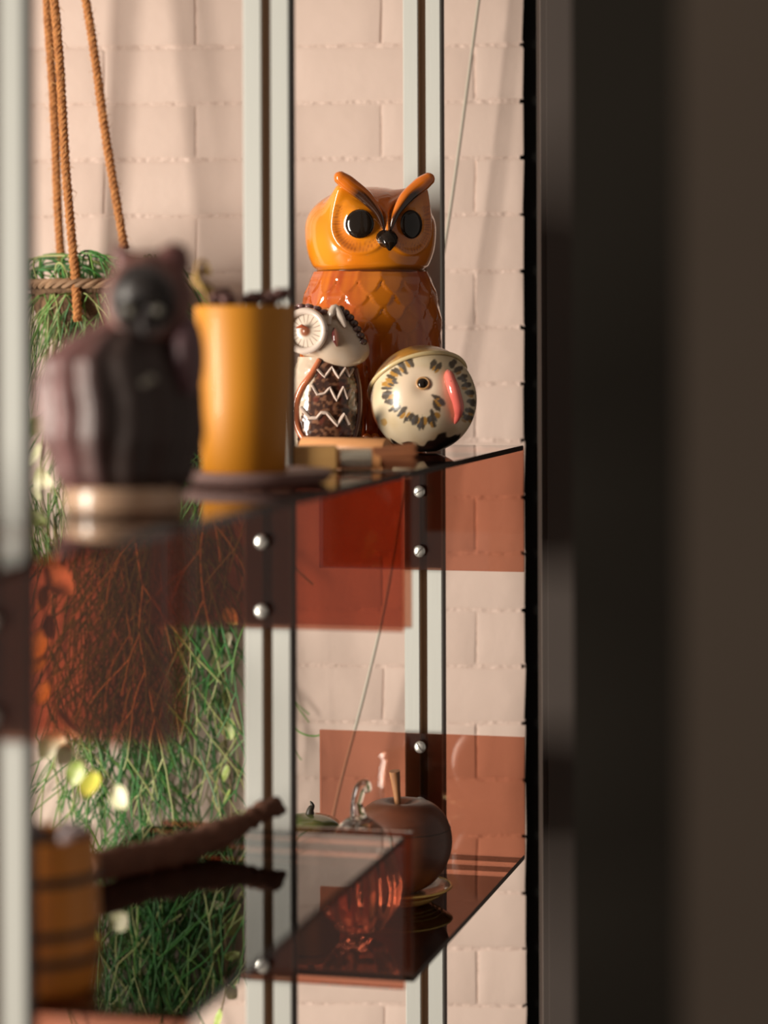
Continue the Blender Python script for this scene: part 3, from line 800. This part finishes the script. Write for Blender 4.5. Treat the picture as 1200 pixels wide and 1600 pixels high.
d = 2.67; c = P(628, 1410, d); c.z = Z2T+0.0072; px = d/FPX
t = thing('wooden_apple', 'dark turned wooden apple with pale stick stem, on a plate', 'ornament', c)
Ra = 79*px; Ha = 148*px
prof = []
for i in range(40):
    s_ = i/39; th = PI*s_
    r = Ra*(math.sin(th)**0.78)*(1.0+0.05*math.cos(th)*-1) ; z = Ha*(0.5-0.5*math.cos(th))
    prof.append((max(r, 0.0005)*(0.90+0.10*sm(0, 0.55, s_)), z))
# dimple at the top
top = []
for (r, z) in prof:
    dz = 0.012*math.exp(-(r/0.016)**2) if z > Ha*0.5 else (-0.006*math.exp(-(r/0.018)**2)*0)
    top.append((r, z-dz))
MB().lathe(top, 72).build('apple', M['apple'], t)
a = Vector(((622-627)*px, 0, Ha-0.012)); e = Vector(((616-627)*px, -0.003, (1410-1212)*px-0.006))
MB().tube([a, a+(e-a)*0.5, e], [0.0042, 0.0055, 0.0078], 14, flat=(1, 0.8)).build('stem', M['stem_wood'], t)
rs = min(top, key=lambda q: abs(q[1]-Ha*0.66)+(1 if q[0] < Ra*0.5 else 0))
MB().tube([((rs[0]+0.00005)*math.cos(2*PI*i/72), (rs[0]+0.00005)*math.sin(2*PI*i/72), rs[1]) for i in range(73)], 0.0004, 6).build('seam', M['stripe'], t)
# glass gourd
M['glass'] = mat('clear_glass', (1.0, 0.97, 0.92), 0.01, trans=1.0, ior=1.48)
d = 2.50; c = P(562, 1420, d); c.z = Z2T; px = d/FPX
t = thing('glass_gourd', 'clear blown glass gourd with hooked stem, in front of the wooden apple', 'ornament', c)
def gl(u, v):
    a = 2*PI*u; zz = v
    z = 0.124*(0.5-0.5*math.cos(PI*v)); th = PI*z/0.124
    r = interp([(0, .004), (.02, .016), (.08, .026), (.25, .0385), (.42, .041), (.62, .036), (.80, .031), (.90, .024), (.97, .015), (1, .0085)], z/0.124)
    r = r*(1+0.075*math.cos(a*9)*math.sin(th))
    return Vector((r*math.cos(a), r*math.sin(a), z+0.0003)), (1, 1, 1)
MB().grid(144, 50, gl).build('bulb', M['glass'], t)
hgt = (530+(CZ-Z2T)*FPX/d-1217)*px
path = spline([(0, 0, 0.120), (-0.002, 0, 0.130), (-0.003, 0, 0.138), (-0.002, 0, hgt-0.020), (0.001, 0, hgt-0.010), (0.006, 0, hgt-0.007), (0.009, 0, hgt-0.014)], 6)
N = len(path)
MB().tube(path, [interp([(0, .0095), (.15, .0078), (.35, .0056), (.6, .0062), (.85, .0066), (.95, .005), (1, .002)], i/(N-1)) for i in range(N)], 16).build('stem', M['glass'], t)
# green lidded pot
M['green'] = mat('dark_green_glaze', (0.12, 0.15, 0.045), 0.22, coat=0.6, var=(30, 0.6, (0.065, 0.075, 0.03)))
d = 2.72; c = P(484, 1386, d); c.z = Z2T; px = d/FPX
t = thing('green_lidded_pot', 'squat dark green pumpkin pot with curled stem lid, beside glass gourd', 'pot', c, 0.4)
Rg = 0.0355
def gp(u, v):
    a = 2*PI*u; z = 0.068*v; r = interp([(0, .024), (.1, .029), (.45, .0365), (.8, .0345), (1, .031)], v)
    r *= 1+0.03*math.cos(a*8); return Vector((r*math.cos(a), r*math.sin(a), z)), (1, 1, 1)
MB().grid(96, 30, gp).build('body', M['green'], t)
def gd(u, v):
    a = 2*PI*u
    r = Rg*math.cos(v*PI/2*0.999); z = 0.070+0.014*math.sin(v*PI/2); r *= 1+0.03*math.cos(a*8)*(1-v)
    return Vector((r*math.cos(a), r*math.sin(a), z)), (1, 1, 1)
ld = MB().grid(96, 20, gd).build('lid', M['green'], t)
MB().tube(spline([(0, 0, 0.080), (0.001, 0, 0.088), (0.0035, 0, 0.093), (0.001, 0, 0.098)], 4), [0.007, 0.006, 0.005, 0.0045, 0.004, 0.0036, 0.0034, 0.003, 0.0026, 0.002, 0.0016, 0.001, 0.0006], 10).build('knob', M['stripe'], ld)

# ================================================================== CABLE BEFORE THE WALL
M['cable'] = mat('pale_grey_cable', (0.38, 0.35, 0.29), 0.5)
pts = [P(x, y, dd) for x, y, dd in ((800, -420, 3.122), (765, -120, 3.12), (748, 0, 3.118), (716, 240, 3.115), (692, 400, 3.114), (650, 640, 3.114), (607, 915, 3.115), (570, 1080, 3.118), (528, 1240, 3.12), (512, 1330, 3.12), (505, 1420, 3.12))]
o = MB().tube([p-pts[0] for p in spline(pts, 8)], 0.0021, 8).build('hanging_cable', M['cable'], None, pts[0])
o['label'] = 'thin pale grey cable hanging slackly before the brick wall'; o['category'] = 'cable'

# ================================================================== HANGING PLANT WITH JUTE ROPES
M['jute'] = mat('jute', (0.48, 0.205, 0.065), 0.9, bump=(200, 0.8, 0.003), var=(120, 0.7, (0.28, 0.10, 0.03)))
M['fuzz'] = mat('jute_fibre', (0.62, 0.36, 0.16), 0.9)
M['coco'] = mat('coco_fibre', (0.16, 0.09, 0.045), 0.95, bump=(120, 1, 0.006), var=(60, 0.8, (0.08, 0.045, 0.025)))
M['wicker'] = mat('wicker', (0.30, 0.18, 0.10), 0.8, var=(60, 0.7, (0.16, 0.09, 0.05)))
GR = [mat('rhipsalis_deep', (0.035, 0.165, 0.04), 0.5, var=(30, 0.7, (0.06, 0.20, 0.04))),
      mat('rhipsalis_mid', (0.10, 0.26, 0.05), 0.5, var=(30, 0.7, (0.16, 0.27, 0.06))),
      mat('rhipsalis_pale', (0.30, 0.36, 0.14), 0.5, var=(30, 0.7, (0.42, 0.40, 0.16)))]
bc = P(150, 445, 3.075)
t = thing('hanging_plant', 'wiry green rhipsalis trailing from a basket hung on jute ropes', 'plant', bc)
def rope(pa, pb, seedv, parent):
    rnd = random.Random(seedv); pa = Vector(pa); pb = Vector(pb); L = (pb-pa).length; ax = (pb-pa).normalized()
    n1 = ax.orthogonal().normalized(); n2 = ax.cross(n1); b = MB(); N = int(L/0.0035)
    for k in range(3):
        pts = []
        for i in range(N+1):
            s_ = i/N*L; a = s_/0.021*2*PI+k*2*PI/3
            wob = 0.0011*math.sin(s_*23+seedv)
            pts.append(pa+ax*s_+(n1*math.cos(a)+n2*math.sin(a))*0.0030+n1*wob)
        b.tube(pts, [0.0033*(1+rnd.uniform(-.12, .12)) for _ in pts], 7)
    o = b.build('rope', M['jute'], parent)
    f = MB()
    for i in range(int(L*420)):
        s_ = rnd.uniform(0, L); a = rnd.uniform(0, 2*PI); q = pa+ax*s_; n = n1*math.cos(a)+n2*math.sin(a)
        l = rnd.uniform(0.003, 0.012); up = ax*rnd.uniform(-1, 1)
        p0 = q+n*0.005; p1 = q+n*(0.005+l*0.45)+up*l*0.5; p2 = q+n*(0.005+l*0.6)+up*l
        f.tube([p0, p1, p2], [0.00028, 0.00022, 0.0001], 3)
    fo = f.build('fibre_fuzz', M['fuzz'], o); fo['kind'] = 'stuff'
kn = P(42, -600, 3.07)-bc
for i, (a, dz) in enumerate(((P(97, 432, 3.135), 0), (P(121, 500, 2.985), 0), (P(193, 388, 3.09), 0))):
    e = a-bc
    rope(kn, e, i+3, t)
MB().tube([kn+Vector((0, 0, 0.012))+Vector((0.02*math.cos(x), 0, 0.02*math.sin(x))) for x in [2*PI*i/24 for i in range(25)]], 0.003, 8).build('ring', M['steel'], t)
MB().tube([kn+Vector((0, 0, 0.03)), Vector((kn.x, kn.y, 2.6-bc.z))], 0.0025, 8).build('hook', M['steel'], t)
rb = 0.088
b = MB()
def bowl(u, v):
    a = 2*PI*u; th = v*PI/2*0.98; r = (rb-0.004)*math.cos(PI/2-th) if v > 0.02 else 0.002
    return Vector((r*math.cos(a), r*math.sin(a), -0.085*math.cos(th)+0.004*nz(math.cos(a)*4, math.sin(a)*4, v*5))), (1, 1, 1)
MB().grid(48, 16, bowl).build('coco_bowl', M['coco'], t)
for k in range(3):
    pts = []
    for i in range(145):
        a = 2*PI*i/144; q = a*14+k*2*PI/3; pts.append((( rb+0.0035*math.cos(q))*math.cos(a), (rb+0.0035*math.cos(q))*math.sin(a), 0.0035*math.sin(q)))
    MB().tube(pts, 0.0034, 6).build('rim_strand', M['wicker'], t)
# trailing stems
rnd = random.Random(21)
def grow(b, p, dirv, length, r, depth, ymax, droop):
    pts = [p.copy()]; s_ = 0; step = 0.016; dv = dirv.normalized(); kids = []
    nxt = rnd.uniform(0.02, 0.045)
    while s_ < length:
        dv = (dv+Vector((rnd.uniform(-.10, .10), rnd.uniform(-.08, .08), 0))+Vector((0, 0, -droop))).normalized()
        q = pts[-1]+dv*step
        if q.y > ymax: q.y = ymax; dv.y = -abs(dv.y)*0.3
        if q.y < 0.005: dv.y = abs(dv.y)*0.5
        pts.append(q); s_ += step
        if s_ > nxt and depth > 0:
            nxt = s_+rnd.uniform(0.035, 0.075)
            sx = rnd.choice((-1, 1)); ang = rnd.uniform(0.35, 0.9)
            kd = (dv+Vector((sx*ang, rnd.uniform(-.3, .3), rnd.uniform(-0.1, 0.25)))).normalized()
            kids.append((q.copy(), kd, rnd.uniform(0.03, 0.10) if depth == 1 else rnd.uniform(0.05, 0.13)))
            dv = (dv+Vector((-sx*0.16, 0, 0))).normalized()
    b.tube(pts, [r*(1-0.25*i/len(pts)) for i in range(len(pts))], 5)
    for (q, kd, l) in kids: grow(b, q, kd, l, r*0.88, depth-1, ymax, droop*0.6)
for k in range(54):
    a = rnd.uniform(0, 2*PI); r = rb*rnd.uniform(0.75, 1.0)
    p = Vector((r*math.cos(a)*1.0, r*math.sin(a)*0.9, 0.0))
    xs = rnd.triangular(-0.085, 0.185, 0.06)
    out = Vector((math.cos(a)*0.5+(xs-p.x)*3.2, math.sin(a)*0.35, 0.55))
    b = MB()
    top = rnd.uniform(0.015, 0.04)
    p1 = p+Vector((0, 0, top)); p2 = Vector((p.x*0.55+xs*0.45, math.sin(a)*0.085, top*0.6)); p3 = Vector((xs, 0.050+math.sin(a)*0.030, -0.07))
    arc = spline([p, p1, p2, p3], 5)
    R_ = rnd.uniform(0.00115, 0.00155)
    b.tube(arc, R_, 5)
    for q in range(rnd.choice((0, 1, 1))):
        s_ = arc[rnd.randrange(4, 13)]; grow(b, s_, Vector((rnd.uniform(-1, 1), rnd.uniform(-.4, .2), rnd.uniform(-.8, .0))), rnd.uniform(0.03, 0.08), R_*0.9, 0, 0.09, 0.10)
    L = rnd.choice((rnd.uniform(0.2, 0.5), rnd.uniform(0.5, 0.66), rnd.uniform(0.6, 0.80)))
    grow(b, p3, Vector((rnd.uniform(-.12, .12), 0, -1)), L, R_, 2, 0.095, 0.16)
    b.build('stem', GR[rnd.choices((0, 1, 2), (6, 4, 1.3))[0]], t)
# fresh tufts over the rim
for k in range(120):
    a = rnd.uniform(0, 2*PI) if k % 3 == 0 else rnd.uniform(-PI, 0); r = rb*rnd.uniform(0.3, 1.0); p = Vector((r*math.cos(a), r*math.sin(a), -0.012))
    b = MB(); grow(b, p, Vector((math.cos(a)*0.6+rnd.uniform(-.6, .6), -0.6+math.sin(a)*.3, 0.30)), rnd.uniform(0.08, 0.16), 0.0010, 1, 0.09, 0.42)
    b.build('stem', GR[rnd.choices((0, 1, 2), (2, 3, 3))[0]], t)

# ================================================================== TRAILING VINES
M['leafpale'] = mat('variegated_leaf', (0.55, 0.58, 0.30), 0.45, var=(70, 1.0, (0.30, 0.42, 0.08)))
M['leafcream'] = mat('cream_leaf', (0.78, 0.72, 0.55), 0.45, var=(50, 0.6, (0.52, 0.55, 0.25)))
M['leafyellow'] = mat('yellow_leaf', (0.68, 0.60, 0.10), 0.45, var=(50, 0.8, (0.45, 0.48, 0.06)))
M['vinestem'] = mat('brown_vine_stem', (0.22, 0.16, 0.08), 0.7)
def leaf_mesh(s):
    def f(u, v):
        x = (u-0.5)*2; w_ = math.sin(PI*min(1, v*0.97+0.02))**0.75*0.42*(1-0.25*v)
        return Vector((x*w_*s, -0.10*s*x*x-0.12*s*v*v, -v*s)), (1, 1, 1)
    m = MB().grid(4, 6, f, wrap=False, caps=False)
    return m
def vine(name, label, cat, pts, d_leaf, size, mats, seedv):
    rnd = random.Random(seedv); c = Vector(pts[0]); path = [p-c for p in spline(pts, 10)]
    t = thing(name, label, cat, c)
    MB().tube(path, 0.0013, 6).build('stem', M['vinestem'], t)
    cache = {}
    L = 0; nx = d_leaf*0.3
    for a, b in zip(path, path[1:]):
        L += (b-a).length
        if L > nx:
            nx = L+d_leaf*rnd.uniform(0.7, 1.3)
            mi = rnd.randrange(len(mats))
            if mi not in cache:
                o = leaf_mesh(size).build('leaf', mats[mi], t); cache[mi] = o.data
                so = o.modifiers.new('t', 'SOLIDIFY'); so.thickness = 0.0006
            else:
                o = bpy.data.objects.new('leaf', cache[mi]); C.objects.link(o); o.parent = t
            o.location = b; k = rnd.uniform(0.7, 1.15); o.scale = (k, k, k)
            o.rotation_euler = (rnd.uniform(-0.9, 0.3), rnd.uniform(-1.0, 1.0), rnd.uniform(-1.2, 1.2))
    return t
vine('trailing_vine', 'pale round-leaved vine hanging just left of the middle upright', 'vine',
     [P(352, 600, 3.13), P(350, 760, 3.13), P(345, 900, 3.13), P(355, 1000, 3.13), P(350, 1130, 3.13), P(362, 1260, 3.13), P(350, 1400, 3.13), P(352, 1540, 3.13), P(330, 1640, 3.13)],
     0.030, 0.030, [M['leafpale'], M['leafcream']], 5)
vine('variegated_vine', 'blurred yellow and cream leaved vine behind the dark owl and striped pot', 'vine',
     [P(70, 640, 2.35), P(66, 740, 2.33), P(72, 860, 2.32), P(70, 1000, 2.30), P(90, 1120, 2.28), P(120, 1180, 2.25), P(160, 1215, 2.22), P(185, 1240, 2.22)],
     0.022, 0.034, [M['leafyellow'], M['leafpale'], M['leafcream']], 9)
# thin tendril reaching past the middle upright
p0 = P(380, 1100, 3.06); b = MB().tube([p-p0 for p in spline([p0, P(430, 1120, 3.06), P(470, 1145, 3.05), P(490, 1150, 3.05), P(501, 1148, 3.05)], 6)], 0.0011, 6)
o = b.build('plant_tendril', GR[1], None, p0); o['label'] = 'single thin green tendril poking out right of the middle upright'; o['category'] = 'tendril'
